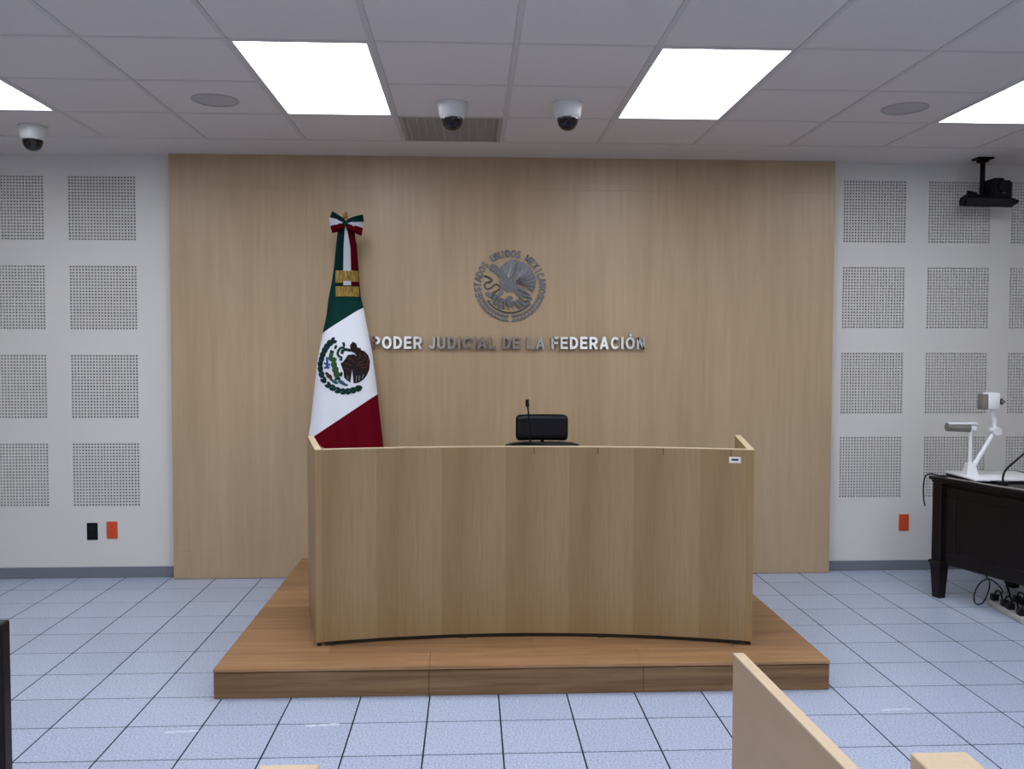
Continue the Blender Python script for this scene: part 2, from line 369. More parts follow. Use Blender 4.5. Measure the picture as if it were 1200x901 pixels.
# wood cladding between the white walls: sheets with hairline joints
clad = struct(box('wall_centre', M['shadowgap'], None, -1.972, 2.462, CLAD+.014, WALL, .002, CEIL))
cx_ = [-1.979, -1.082, -.191, .70, 1.585, 2.469]; cz_ = [.003, .19, 2.60, CEIL]
for x0, x1 in zip(cx_, cx_[1:]):
    for z0, z1 in zip(cz_, cz_[1:]):
        box('cladding_panel', M['maple'], clad, x0+.0003, x1-.0003, CLAD, CLAD+.02, z0+.0003, z1-.0003, .0005)
box('side_edge', M['maple'], clad, -1.979, -1.972, CLAD+.02, WALL, .003, CEIL)
box('side_edge', M['maple'], clad, 2.462, 2.469, CLAD+.02, WALL, .003, CEIL)

# ------------------------------------------------------------------ ceiling
ceil = struct(box('ceiling', M['plenum'], None, XL-.1, XR+.1, YB-.1, WALL+.1, CEIL+.1, CEIL+.2))
box('gypsum_border', M['gypsum'], ceil, XL, XR, CY0+CT+.004, WALL, CEIL, CEIL+.1)
lights = {(c, r) for c in (-5, -2, 1, 4) for r in (0, 4, 8, 12)}  # rows after the first are unseen, added to light the room
skip = {(c, r+k) for c, r in lights for k in (0, 1)} | {(-1, -1)}
bm = bmesh.new(); hh = CT/2-.011
abox(bm, -hh, hh, -hh, hh, 0, .015, .0025); me_ct = mesh('ceiling_tile', bm)
bm = bmesh.new(); abox(bm, -CT/2+.0125, CT/2-.0125, -.012, .012, 0, .03); me_ctee = mesh('cross_tee', bm)
for c in range(-7, 8):
    for r in range(-1, 17):
        cx, cy = CX0+(c+.5)*CT, CY0-(r+.5)*CT
        if (c, r) not in skip: obj('ceiling_tile', me_ct, M['ctile'], ceil, (cx, cy, CEIL+.0015))
        if (c, r-1) not in lights: obj('cross_tee', me_ctee, M['tee'], ceil, (cx, cy+CT/2, CEIL+.0005))
bm = bmesh.new(); abox(bm, -.012, .012, YB, CY0+CT, 0, .035); me_rt = mesh('main_runner', bm)
for c in range(-7, 9): obj('main_runner', me_rt, M['tee'], ceil, (CX0+c*CT, 0, CEIL-.001))

# ceiling lights
lw, ll = CT-.026, 2*CT-.026
def frame_mesh():
    bm = bmesh.new(); t = .012
    for q in ((-lw/2, -lw/2+t, -ll/2, ll/2), (lw/2-t, lw/2, -ll/2, ll/2), (-lw/2+t, lw/2-t, -ll/2, -ll/2+t), (-lw/2+t, lw/2-t, ll/2-t, ll/2)):
        abox(bm, q[0], q[1], q[2], q[3], 0, .07)
    abox(bm, -lw/2, lw/2, -ll/2, ll/2, .065, .075)
    return mesh('light_frame', bm)
me_fr = frame_mesh(); bm = bmesh.new(); abox(bm, -lw/2+.012, lw/2-.012, -ll/2+.012, ll/2-.012, .022, .028); me_df = mesh('diffuser', bm)
lab = {-5: 'glowing ceiling light panel above the wall with the black and orange outlets', -2: 'glowing ceiling light panel between the round speaker and the ceiling vent',
       1: 'glowing ceiling light panel beside the dome camera right of the vent', 4: 'glowing ceiling light panel close to the black projector'}
def lab2(c, r):
    n_ = {4: 'second', 8: 'third', 12: 'fourth'}[r]; w_ = {-5: 'on the black outlet side', -2: 'in line with the flag', 1: 'in line with the curved desk', 4: 'in line with the dark table'}[c]
    return 'ceiling light panel %s, %s row from the wood cladding' % (w_, n_)
for c, r in sorted(lights):
    o = thing('ceiling_light', lab[c] if r == 0 else lab2(c, r), 'ceiling light', (CX0+(c+.5)*CT, CY0-(r+1)*CT, CEIL), 0, 'recessed ceiling lights')
    obj('frame', me_fr, M['lampframe'], o); obj('diffuser', me_df, M['lamp'], o)

# ceiling vent
v = thing('ceiling_vent', 'square grey ceiling vent grille next to the dome camera', 'vent', (CX0-.5*CT, CY0+.5*CT, CEIL))
s = CT/2-.013
bm = bmesh.new()
for q in ((-s, -s+.02, -s, s), (s-.02, s, -s, s), (-s+.02, s-.02, -s, -s+.02), (-s+.02, s-.02, s-.02, s)): abox(bm, q[0], q[1], q[2], q[3], 0, .03)
obj('frame', mesh('frame', bm), M['vent'], v)
box('backing', M['vent'], v, -s, s, -s, s, .026, .03)
bm = bmesh.new(); abox(bm, -s+.02, s-.02, -.006, .006, .004, .022); me_s = mesh('slat', bm)
bm = bmesh.new(); abox(bm, -.004, .004, -s+.02, s-.02, .003, .010); me_s2 = mesh('cross_bar', bm)
for k in range(22): obj('slat', me_s, M['vent'], v, (0, -s+.02+(k+.5)*(2*s-.04)/22, 0))
for k in range(11): obj('cross_bar', me_s2, M['vent'], v, (-s+.02+(k+.5)*(2*s-.04)/11, 0, 0))

# dome cameras
def dome(x, y, lb):
    o = thing('dome_camera', lb, 'security camera', (x, y, CEIL), 0, 'dome cameras on the ceiling'); o.scale = (1.12,)*3
    lathe('mounting_ring', M['camwhite'], o, [(0, 0), (.070, 0), (.071, -.010), (.066, -.014), (0, -.014)], 32)
    lathe('housing', M['camwhite'], o, [(.066, -.013), (.066, -.02), (.062, -.05), (.056, -.066), (.049, -.070), (0, -.070)], 32)
    lathe('dome_lens', M['dome'], o, [(.049, -.066), (.0485, -.080), (.043, -.100), (.031, -.116), (.014, -.124), (0, -.126)], 28)
    bm = bmesh.new(); atube(bm, [(0, -.04, -.10), (0, -.052, -.104)], .012, 12); obj('camera_eye', mesh('eye', bm, True), M['black'], o)
dome(-.096, 4.742, 'white dome camera in front of the ceiling vent')
dome(.503, 4.71, 'white dome camera between the vent and a ceiling light')
dome(-2.52, 5.36, 'white dome camera above the perforated wall by the left light')

# ceiling speakers
for x, y, lb in ((-1.311, 4.745, 'round flush ceiling speaker grille on the flag side'), (2.291, 4.716, 'round flush ceiling speaker grille on the projector side')):
    o = thing('ceiling_speaker', lb, 'speaker', (x, y, CEIL), 0, 'ceiling speakers')
    lathe('bezel', M['speaker'], o, [(.105, .001), (.118, .001), (.120, -.002), (.112, -.006), (.105, -.005)], 40)
    lathe('grille', M['speaker'], o, [(.106, -.003), (.07, -.006), (.03, -.0075), (0, -.008)], 40)

# ------------------------------------------------------------------ projector on ceiling mount
P = thing('projector', 'black projector on a tray hung from a ceiling pole', 'projector', (3.405, 5.90, CEIL))
bm = bmesh.new(); abox(bm, -.055, .055, -.045, .045, -.012, 0, .003); abox(bm, -.03, .03, -.025, .025, -.03, -.012, .003); obj('ceiling_plate', mesh('plate', bm), M['blackmetal'], P)
tube('pole', M['blackmetal'], P, [(0, 0, -.02), (0, 0, -.27)], .016, 14, smooth=False)
bm = bmesh.new()
aprism(bm, [(-.160, -.07), (.12, -.07), (.225, -.01), (.235, .10), (-.12, .10)], -.300, -.286)
abox(bm, -.125, .02, .0, .09, -.286, -.245, .01); abox(bm, -.12, .2, .085, .10, -.3, -.262); aprism(bm, [(-.158, -.07), (-.120, .02), (-.10, .02), (-.10, -.05)], -.286, -.25)
tr = obj('tray', mesh('tray', bm), M['blackmetal'], P); tr.rotation_euler = (math.radians(-9), math.radians(1), 0)
tube('brace', M['blackmetal'], P, [(-.158, -.07, -.318), (-.11, -.02, -.245), (-.04, .0, -.238)], .011, 8)
bm = bmesh.new(); aprism(bm, [(.015, -.09), (.15, -.10), (.155, .08), (.02, .08)], -.285, -.160)
bmesh.ops.bevel(bm, geom=list(bm.edges), offset=.012, segments=2, affect='EDGES'); obj('body', mesh('body', bm, True), M['black'], P)
bm = bmesh.new(); aprism(bm, [(.03, -.085), (.105, -.09), (.10, .05), (.03, .05)], -.165, -.145)
bmesh.ops.bevel(bm, geom=list(bm.edges), offset=.008, segments=2, affect='EDGES'); obj('top_hood', mesh('hood', bm, True), M['blackmetal'], P)
tube('lens', M['dome'], P, [(.08, -.09, -.205), (.08, -.122, -.207)], .036, 20, smooth=False)
tube('lens_ring', M['greypl'], P, [(.08, -.098, -.246), (.1, -.1, -.246)], .003, 6, smooth=False)

# ------------------------------------------------------------------ outlets
def outlet(x, z, mcol, sock, lb, n=2):
    o = thing('wall_outlet', lb, 'outlet', (x, WALL, z))
    box('cover_plate', mcol, o, -.036, .036, -.007, 0, -.058, .058, .003)
    for k in range(n):
        zc = (k-.5)*.045 if n == 2 else 0
        s_ = box('socket', sock, o, -.017, .017, -.010, -.005, zc-.016, zc+.016, .003)
        for dx in (-.006, .006): box('slot', M['ink'], s_, dx-.0012, dx+.0012, -.0107, -.0095, zc-.005, zc+.006)
outlet(-2.535, .312, M['black'], M['black'], 'black wall outlet plate next to the orange one')
outlet(-2.405, .320, M['orange'], M['orange2'], 'orange wall outlet plate next to the black one')
outlet(3.023, .333, M['orange'], M['orange2'], 'orange wall outlet plate alone near the dark table')

# ------------------------------------------------------------------ wall lettering
sign = thing('wall_lettering', 'steel letters spelling PODER JUDICIAL DE LA FEDERACIÓN on the wood cladding', 'lettering', (0, CLAD, 0))
msg = 'PODER JUDICIAL DE LA FEDERACIÓN'
cache = {}; CH = .082; X0, X1 = -.652, 1.172
tot = sum(GW[c_] for c_ in msg if c_ != ' ')*CH; gap = .0135; sp_ = (X1-X0-tot-gap*(len(msg.replace(' ', ''))-1-4))/4
x = X0
for k, c_ in enumerate(msg):
    if c_ == ' ': x += sp_-gap; continue
    if c_ not in cache: cache[c_] = glyph_mesh(c_, CH, -.032, -.010, M['steel'], M['steelside'])
    obj('letter', cache[c_], None, sign, (x, 0, 1.5395)); x += GW[c_]*CH+gap

# ------------------------------------------------------------------ round wall seal
seal = thing('wall_seal', 'round pewter seal with eagle, snake and ring lettering above the wall letters', 'emblem', (.263, CLAD, 1.960))
SR = .247
def sp(x, y): return ((x-447)/370*SR, (432-y)/370*SR)
def relief(name, polys, y0, m, parent=None):
    bm = bmesh.new()
    for p in polys:
        a = [bm.verts.new((x, 0, z)) for x, z in p]; b = [bm.verts.new((x*.995, -y0, z*.995)) for x, z in p]
        n = len(p); bm.faces.new(b)
        for i in range(n): bm.faces.new((a[i], a[(i+1) % n], b[(i+1) % n], b[i]))
    bmesh.ops.triangulate(bm, faces=[f for f in bm.faces if len(f.verts) > 4])
    return obj(name, mesh(name, bm), m, parent or seal)
def ell(cx, cy, a, b, rot=0, n=12):
    c, s_ = math.cos(rot), math.sin(rot)
    return [(cx+a*math.cos(t)*c-b*math.sin(t)*s_, cy+a*math.cos(t)*s_+b*math.sin(t)*c) for t in (2*math.pi*k/n for k in range(n))]
def srelief(name, pts, y0, m): return relief(name, [[sp(*p) for p in pts]], y0, m)
srelief('eagle_far_wing', [(352, 330), (338, 290), (352, 245), (392, 205), (440, 172), (492, 160), (520, 176), (506, 225), (492, 290), (470, 340), (430, 372), (388, 366)], .008, M['seal2'])
srelief('eagle_near_wing', [(470, 352), (500, 290), (516, 226), (536, 180), (586, 196), (640, 240), (684, 296), (710, 352), (706, 420), (690, 478), (668, 500), (640, 462), (604, 420), (560, 404), (520, 410), (486, 402)], .011, M['seal2'])
srelief('eagle_body', [(345, 372), (392, 360), (440, 366), (486, 396), (516, 420), (508, 462), (470, 490), (420, 486), (372, 456), (348, 414)], .012, M['seal2'])
srelief('eagle_head', [(238, 264), (252, 226), (276, 206), (306, 222), (338, 262), (362, 320), (352, 372), (330, 344), (300, 304), (272, 292), (262, 272), (246, 284)], .012, M['seal2'])
srelief('eagle_tail', [(486, 474), (526, 430), (570, 452), (616, 486), (656, 524), (606, 546), (556, 552), (506, 516)], .009, M['seal2'])
bm = bmesh.new()
def sline(p, q, r_, bend=0, y_=-.012):
    mx_, my_ = (p[0]+q[0])/2-(q[1]-p[1])*bend, (p[1]+q[1])/2+(q[0]-p[0])*bend
    atube(bm, [(sp(*v_)[0], y_, sp(*v_)[1]) for v_ in (p, (mx_, my_), q)], r_, 4, r_*.6, n=4)
for q in [(352, 262), (378, 226), (410, 196), (444, 176), (480, 166), (508, 180)]: sline((430, 352), q, .0030, -.08, -.0085)
for q in [(548, 192), (584, 204), (618, 230), (650, 262), (678, 300), (698, 344), (702, 390), (696, 432), (682, 474)]: sline((500, 380), q, .0032, .10, -.0115)
for q in [(370, 300), (400, 262), (440, 240), (476, 236)]: sline((440, 345), q, .0022, .1, -.0085)
for q in [(540, 260), (580, 290), (612, 330), (628, 376)]: sline((505, 372), q, .0024, -.1, -.0115)
for q in [(602, 540), (622, 520), (642, 516), (574, 546)]: sline((520, 460), q, .0026, 0, -.0095)
for k in range(7): sline((372+k*16, 384+k*7), (384+k*16, 452+k*4), .002, .2, -.0125)
stuff(obj('feathers', mesh('feathers', bm, True), M['sealline'], seal))
bm = bmesh.new(); atube(bm, [(*[sp(*p)[0]], -.007, sp(*p)[1]) for p in [(188, 332), (228, 345), (262, 372), (240, 395), (208, 398), (192, 425), (214, 462), (262, 446), (300, 415), (345, 440), (330, 470), (265, 500)]], .0075, 6, .004)
obj('snake', mesh('snake', bm, True), M['seal2'], seal)
relief('cactus', [ell(*sp(x_, y_), a_*SR/370, b_*SR/370, rot) for x_, y_, a_, b_, rot in [(238, 520, 44, 24, -.6), (300, 545, 40, 26, .3), (352, 505, 36, 20, .9), (368, 580, 46, 24, -.2), (440, 555, 38, 24, .2), (452, 612, 52, 26, 0), (525, 585, 40, 25, .4), (590, 605, 38, 23, -.5), (640, 570, 36, 18, .6), (545, 640, 34, 18, .3), (360, 640, 40, 18, -.4), (300, 605, 34, 18, -.6)]], .008, M['seal2'])
bm = bmesh.new()
for k in range(26):
    a0 = math.radians(205+k*5.1); r0 = .40+.2*((k*7) % 5)/5
    atube(bm, [(SR*r_*math.cos(a0+.3*(r_-r0)), -.009, SR*r_*math.sin(a0+.3*(r_-r0))) for r_ in (r0, r0+.09, r0+.16)], .0026, 4, .0016)
stuff(obj('engraving', mesh('engraving', bm, True), M['sealdark'], seal))
bm = bmesh.new(); atube(bm, [(SR*.72*math.cos(t), -.006, SR*.72*math.sin(t)) for t in [math.radians(d) for d in range(212, 330, 12)]], .005, 6)
obj('water_band', mesh('water_band', bm, True), M['seal2'], seal)
# ring lettering on the upper arc and leaf wreath below
ring = 'ESTADOS UNIDOS MEXICANOS'; a_start, a_end = math.radians(196), math.radians(-18)
gl = {}
for k, ch in enumerate(ring):
    if ch == ' ': continue
    if ch not in gl:
        gl[ch] = glyph_mesh(ch, .048, -.008, 0, M['seal2'], M['seal2'], .2, True)
    a = a_start+(a_end-a_start)*k/(len(ring)-1)
    o = obj('ring_letter', gl[ch], None, seal, (SR*.785*math.cos(a), 0, SR*.785*math.sin(a))); o.rotation_euler = (0, -(a-math.pi/2), 0)
for side in (-1, 1):
    lf = []
    for k in range(10):
        a = math.radians(270+side*(6+k*6.6))
        for rr, tw in ((.93, .5), (.82, -.5)):
            lf.append(ell(SR*rr*math.cos(a), SR*rr*math.sin(a), .017, .0075, a+math.pi/2+side*tw, 8))
    relief('wreath', lf, .008, M['seal2'])

# ------------------------------------------------------------------ platform (planked dais)
PX0, PX1, PY0, PZ = -1.130, 1.625, 3.955, .135
dais = thing('dais', 'low oak laminate dais with planked top under the curved desk', 'platform', ((PX0+PX1)/2, PY0, 0))
ox, oy = (PX0+PX1)/2, PY0
def dl(x): return x-ox
box('core', M['shadowgap'], dais, dl(PX0+.014), dl(PX1-.014), .016, CLAD-PY0-.004, .001, PZ-.014)
jx = [PX0, -.185, .775, PX1]
for a, b in zip(jx, jx[1:]):
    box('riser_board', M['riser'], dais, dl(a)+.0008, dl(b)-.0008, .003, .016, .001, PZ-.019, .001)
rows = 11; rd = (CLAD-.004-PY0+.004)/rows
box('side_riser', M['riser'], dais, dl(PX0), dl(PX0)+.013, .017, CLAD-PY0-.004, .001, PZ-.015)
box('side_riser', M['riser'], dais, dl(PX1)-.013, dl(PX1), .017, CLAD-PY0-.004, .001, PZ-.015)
for r in range(rows):
    js = jx if r % 2 == 0 else [PX0, -.66, .30, 1.24, PX1]
    for a, b in zip(js, js[1:]):
        box('plank', M['lam'], dais, dl(a)+.0005, dl(b)-.0005, -.006+r*rd+.0006, -.006+(r+1)*rd-.0006, PZ-.014, PZ, .001)

# ------------------------------------------------------------------ curved desk
desk = thing('judge_desk', 'curved maple veneer bench desk with splayed side wings on the dais', 'desk', (.3, 4.25, PZ))
dx, dy = .3, 4.25
Lf, Rf = Vector((-.728, 4.236)), Vector((1.328, 4.172)); TOP = 1.070-PZ; BOT = .020
def curve(t, off=0):
    p = Lf.lerp(Rf, t); tang = (Rf-Lf).normalized(); nrm = Vector((-tang.y, tang.x))
    s_ = Vector((p.x, p.y+.135*4*t*(1-t)))+nrm*off
    return (s_.x-dx, s_.y-dy)
K = 40
front = [curve(k/K) for k in range(K+1)]+[curve(k/K, .026) for k in range(K, -1, -1)]
o = prism('front_panel', M['deskw'], desk, front, BOT, TOP-.004)
band = [curve(k/K, -.0005) for k in range(K+1)]+[curve(k/K, .0265) for k in range(K, -1, -1)]
prism('edge_band', M['edge'], o, band, TOP-.004, TOP)
def wing_panel(a, b, th):
    a = Vector(a)-Vector((dx, dy)); b = Vector(b)-Vector((dx, dy)); t = (b-a).normalized(); n = Vector((-t.y, t.x))*th
    pts = [a, b, b+n, a+n]
    o = prism('side_panel', M['deskside'], desk, pts, BOT, TOP-.004)
    prism('plinth', M['shadowgap'], desk, [a+t*.01+n*.2, b-t*.01+n*.2, b-t*.01+n*.8, a+t*.01+n*.8], .0005, BOT)  # dark strip filling the gap below the wing
    prism('edge_band', M['edge'], o, [a-t*.0005-n*.01, b-n*.01, b+n*1.01, a-t*.0005+n*1.01], TOP-.004, TOP+.0005)
wing_panel((-.728, 4.231), (-.880, 4.890), -.030)
wing_panel((1.334, 4.168), (1.480, 4.870), .030)
inner = [curve(.012+k/K*.976, .027) for k in range(K+1)]+[(1.40-dx, 4.66-dy), (1.42-dx, 4.80-dy), (-.82-dx, 4.80-dy), (-.79-dx, 4.66-dy)]
inner = [(p[0], p[1]) for p in inner]
prism('worktop', M['deskside'], desk, inner, .735, .760)
gap_strip = [curve(.02+k/K*.96, .010) for k in range(K+1)]+[curve(.02+k/K*.96, .022) for k in range(K, -1, -1)]  # dark strip set back in the gap under the front panel
prism('plinth', M['shadowgap'], desk, gap_strip, .0005, BOT)
for t, w_ in ((.028, .02), (.335, .02), (.665, .02), (.972, .02)):
    p = curve(t, .013); prism('foot', M['shadowgap'], desk, [(p[0]-w_, p[1]-.008), (p[0]+w_, p[1]-.008), (p[0]+w_, p[1]+.012), (p[0]-w_, p[1]+.012)], 0, BOT)
for q in ((-.825, 4.74), (1.425, 4.74)): box('foot', M['shadowgap'], desk, q[0]-dx-.012, q[0]-dx+.012, q[1]-dy-.012, q[1]-dy+.012, 0, BOT)
p = curve(.962); ang = math.atan2(curve(.97)[1]-curve(.95)[1], curve(.97)[0]-curve(.95)[0])
bm = bmesh.new(); abox(bm, -.027, .027, -.0012, .002, -.0145, .0145); o = obj('asset_tag', mesh('tag', bm), M['label'], desk, (p[0], p[1], TOP-.052)); o.rotation_euler = (0, 0, ang); o['label'] = 'small white asset sticker'
bm = bmesh.new(); abox(bm, -.016, .016, -.0018, 0, -.004, .006); o2 = obj('print', mesh('print', bm), M['ink'], o)

# microphone on the desk worktop
mic = thing('desk_microphone', 'thin black gooseneck microphone in front of the office chair', 'microphone', (.305, 4.60, PZ+.76))
lathe('base', M['black'], mic, [(0, 0), (.045, 0), (.045, .012), (.03, .02), (0, .022)], 20)
tube('gooseneck', M['blackmetal'], mic, [(0, 0, .02), (0, 0, .17), (-.003, 0, .26), (-.011, 0, .335), (-.016, -.004, .365)], .0042, 8)
tube('mic_head', M['black'], mic, [(-.015, -.003, .352), (-.016, -.005, .364), (-.0165, -.007, .380), (-.0165, -.008, .388)], .0105, 12, .009)

# office chair
ch = thing('office_chair', 'black office chair with padded headrest behind the curved desk', 'chair', (.402, 5.12, PZ))
def pad(name, x0, x1, y0, y1, z0, z1, bev, curve_=0, m='blackfab'):
    bm = bmesh.new(); abox(bm, x0, x1, y0, y1, z0, z1)
    bmesh.ops.subdivide_edges(bm, edges=list(bm.edges), cuts=5, use_grid_fill=True)
    o_ = [e for e in bm.edges if len(e.link_faces) == 2 and e.calc_face_angle(0) > 1]
    bmesh.ops.bevel(bm, geom=o_, offset=bev, segments=4, profile=.6, affect='EDGES')
    xm, hw = (x0+x1)/2, (x1-x0)/2
    for v_ in bm.verts: v_.co.y -= curve_*((v_.co.x-xm)/hw)**2
    return obj(name, mesh(name, bm, True), M[m], ch)
pad('headrest', -.146, .148, -.035, .035, .887, 1.032, .030, .03)
tube('headrest_post', M['black'], ch, [(.008, .03, .74), (.008, .025, .83), (.008, .012, .91)], .011, 10)
bm = bmesh.new()
prof = [(-.205, .862), (-.17, .872), (-.10, .876), (.10, .876), (.17, .872), (.21, .862), (.225, .845), (.23, .80), (.22, .55), (.19, .44), (-.19, .44), (-.22, .55), (-.23, .80), (-.222, .845)]
a = [bm.verts.new((x_+.004, .06-.035*(x_/.22)**2-.06*(z_-.44), z_)) for x_, z_ in prof]; b = [bm.verts.new((x_*.97+.004, .005-.05*(x_/.22)**2-.06*(z_-.44), z_)) for x_, z_ in prof]
n = len(prof); bm.faces.new(a); bm.faces.new(b[::-1])
for i in range(n): bm.faces.new((a[i], a[(i+1) % n], b[(i+1) % n], b[i]))
obj('backrest', mesh('backrest', bm), M['blackfab'], ch)
pad('seat', -.25, .25, -.46, .02, .40, .48, .03)
for s_ in (-1, 1):
    tube('armrest', M['black'], ch, [(s_*.25, -.12, .43), (s_*.29, -.12, .46), (s_*.29, -.12, .62), (s_*.285, -.14, .64)], .014, 8)
    pad('arm_pad', s_*.285-.035, s_*.285+.035, -.28, -.02, .635, .66, .01, 0, 'black')
lathe('gas_lift', M['blackmetal'], ch, [(0, .06), (.03, .06), (.03, .25), (.02, .25), (.02, .41), (0, .41)], 16, (0, -.2))
for k in range(5):
    a = 2*math.pi*k/5+.3; ex, ey = .27*math.cos(a), -.2+.27*math.sin(a)
    leg = tube('base_arm', M['black'], ch, [(0, -.2, .10), (ex, ey, .075)], .022, 8, .014, False)
    tube('caster', M['black'], leg, [(ex-.02*math.sin(a), ey+.02*math.cos(a), .028), (ex+.02*math.sin(a), ey-.02*math.cos(a), .028)], .028, 14, smooth=False)

# ------------------------------------------------------------------ flag
FY = 5.82
flag = thing('flag', 'green, white and red flag with eagle emblem hanging from a pole beside the desk', 'flag', (-.80, FY, PZ))
fx, fz = -.80, PZ
def interp(tab, z):
    if z >= tab[0][0]: return tab[0][1]
    for (za, a), (zb, b) in zip(tab, tab[1:]):
        if z >= zb: t = (z-zb)/(za-zb); return b+(a-b)*t
    return tab[-1][1]
XLt = [(2.36, -.825), (2.331, -.835), (2.299, -.846), (2.18, -.860), (2.073, -.871), (1.965, -.886), (1.857, -.908), (1.748, -.922), (1.64, -.946), (1.463, -.980), (1.053, -1.028), (.982, -1.041), (.55, -1.10)]
XRt = [(2.36, -.765), (2.332, -.755), (2.30, -.741), (2.181, -.728), (2.041, -.718), (1.868, -.703), (1.803, -.686), (1.641, -.656), (1.532, -.634), (1.249, -.598), (.925, -.564), (.55, -.54)]
def fdepth(z): return .030+.065*min(1, max(0, (2.36-z)/1.0))
def fsurf(x, z, front=True):
    a, b = interp(XLt, z), interp(XRt, z); s_ = max(-1, min(1, (2*x-a-b)/(b-a)))
    d = fdepth(z); y = d*(1-abs(s_)**2.6)**(1/2.0)
    fold = .018*math.sin(s_*9+1.0)*max(0, min(1, (1.28+.6*(x+.80)-z)/.25))+.006*math.sin(s_*8+.5)*max(0, min(1, (z-1.72)/.2))+.004*math.sin(s_*4+z*3)
    return FY-(y+fold*(1-s_*s_)) if front else FY+y*.7
def gw(x): return 1.64+(x+.94)*.633
def wr(x): return 0.997+(x+.974)*.668
def hem(x): return .982-.62*(x+1.041)
def top(x): return 2.335
def bandmesh(name, za, zb, m, nv):
    bm = bmesh.new(); nu = 72; rows_ = []
    for j in range(nv+1):
        row = []
        for i in range(nu):
            th = 2*math.pi*i/nu; front = math.sin(th) >= 0; s_ = -math.cos(th); s_ = math.copysign(abs(s_)**.8, s_); x = -.80
            for _ in range(14):
                z = za(x)+(min(zb(x), za(x)-.0005)-za(x))*j/nv; a, b = interp(XLt, z), interp(XRt, z); x = (a+b)/2+s_*(b-a)/2
            row.append(bm.verts.new((x-fx, fsurf(x, z, front)-FY, z-fz)))
        rows_.append(row)
    for a, b in zip(rows_, rows_[1:]):
        for i in range(nu): bm.faces.new((a[i], a[(i+1) % nu], b[(i+1) % nu], b[i]))
    return obj(name, mesh(name, bm, True), m, flag)
bandmesh('green_band', top, gw, M['fgreen'], 26)
bandmesh('white_band', gw, lambda x: max(wr(x), hem(x)), M['fwhite'], 26)
bandmesh('red_band', lambda x: max(wr(x), hem(x)+.0006), hem, M['fred'], 16)
tube('pole', M['gold'], flag, [(0, 0, .02), (0, 0, 2.27)], .014, 12, smooth=False)
lathe('pole_base', M['gold'], flag, [(0, 0), (.16, 0), (.16, .015), (.06, .04), (.025, .09), (0, .09)], 28)
lathe('finial', M['gold'], flag, [(0, 2.215), (.018, 2.217), (.010, 2.228), (.017, 2.240), (.011, 2.256), (0, 2.275)], 14, (.008, -.03))
# drawing units of the ribbon and emblem pattern -> metres on the flag
def img(x, y, Y=0): return -2.9429+.0053467*x-.0000314*y, 3.7295+.0000148*x-.00537743*y
def patch(name, m, quads, parent=None, off=.006, thick=.003, bulge=0, nb=8):
    """quads: list of (left edge pts, right edge pts) rows; drape over flag surface"""
    bm = bmesh.new(); rows_ = []
    for j, ((xa, ya), (xb, yb)) in enumerate(quads):
        r_ = []
        for i in range(nb+1):
            t = i/nb; X, Z = img(xa+(xb-xa)*t, ya+(yb-ya)*t, FY-.08)
            r_.append((X, fsurf(X, Z)-off-bulge*math.sin(math.pi*j/(len(quads)-1)), Z))
        rows_.append(r_)
    f = [[bm.verts.new((p[0]-fx, p[1]-FY, p[2]-fz)) for p in r_] for r_ in rows_]
    for a, b in zip(f, f[1:]):
        for i in range(nb): bm.faces.new((a[i], a[i+1], b[i+1], b[i]))
    geo = bmesh.ops.solidify(bm, geom=list(bm.faces), thickness=-thick)
    return obj(name, mesh(name, bm, True), m, parent or flag)
def strip(name, m, keys, off, n=10):
    q = []
    for (a, b, y0), (c, d, y1) in zip(keys, keys[1:]):
        for k in range(n): t = k/n; q.append(((a+(c-a)*t, y0+(y1-y0)*t), (b+(d-b)*t, y0+(y1-y0)*t)))
    a, b, y0 = keys[-1]; q.append(((a, y0), (b, y0))); return patch(name, m, q, off=off, nb=4)
strip('ribbon_tail', M['fgreen'], [(399, 403.5, 264), (395, 401.8, 285), (392.6, 401.5, 318)], .014)
strip('ribbon_tail', M['fwhite'], [(403.5, 405.5, 264), (401.8, 409.8, 290), (401.6, 411, 320), (402, 411, 334)], .015)
strip('ribbon_tail', M['fred'], [(405.5, 410.5, 264), (409, 416.5, 285), (411, 419, 318), (411, 419.6, 334)], .014)
strip('gold_fringe', M['fringe'], [(392.8, 401.4, 316.5), (392.8, 401.4, 331)], .020)
strip('gold_fringe', M['fringe'], [(402, 411, 317), (402, 411, 329)], .0205)
strip('gold_fringe', M['fringe'], [(411.3, 418.6, 316.5), (411.3, 419, 329.5)], .020)
strip('gold_fringe', M['fringe'], [(393, 419.6, 335), (393.2, 420, 347)], .012)
bow = [('fgreen', (404, 257), (403, 261), (388.5, 247), (385.5, 255.5)), ('fwhite', (403, 260), (403, 263), (385, 254.5), (386, 264.5)), ('fred', (403, 262), (404, 266), (386, 263), (388.5, 272.5)),
       ('fgreen', (406, 257.5), (407, 262), (424.5, 251), (425.8, 259.5)), ('fwhite', (407, 261), (406.5, 263.5), (425.5, 258.5), (424, 268)), ('fred', (406.5, 262.5), (405, 266), (424.5, 266.5), (423, 276))]
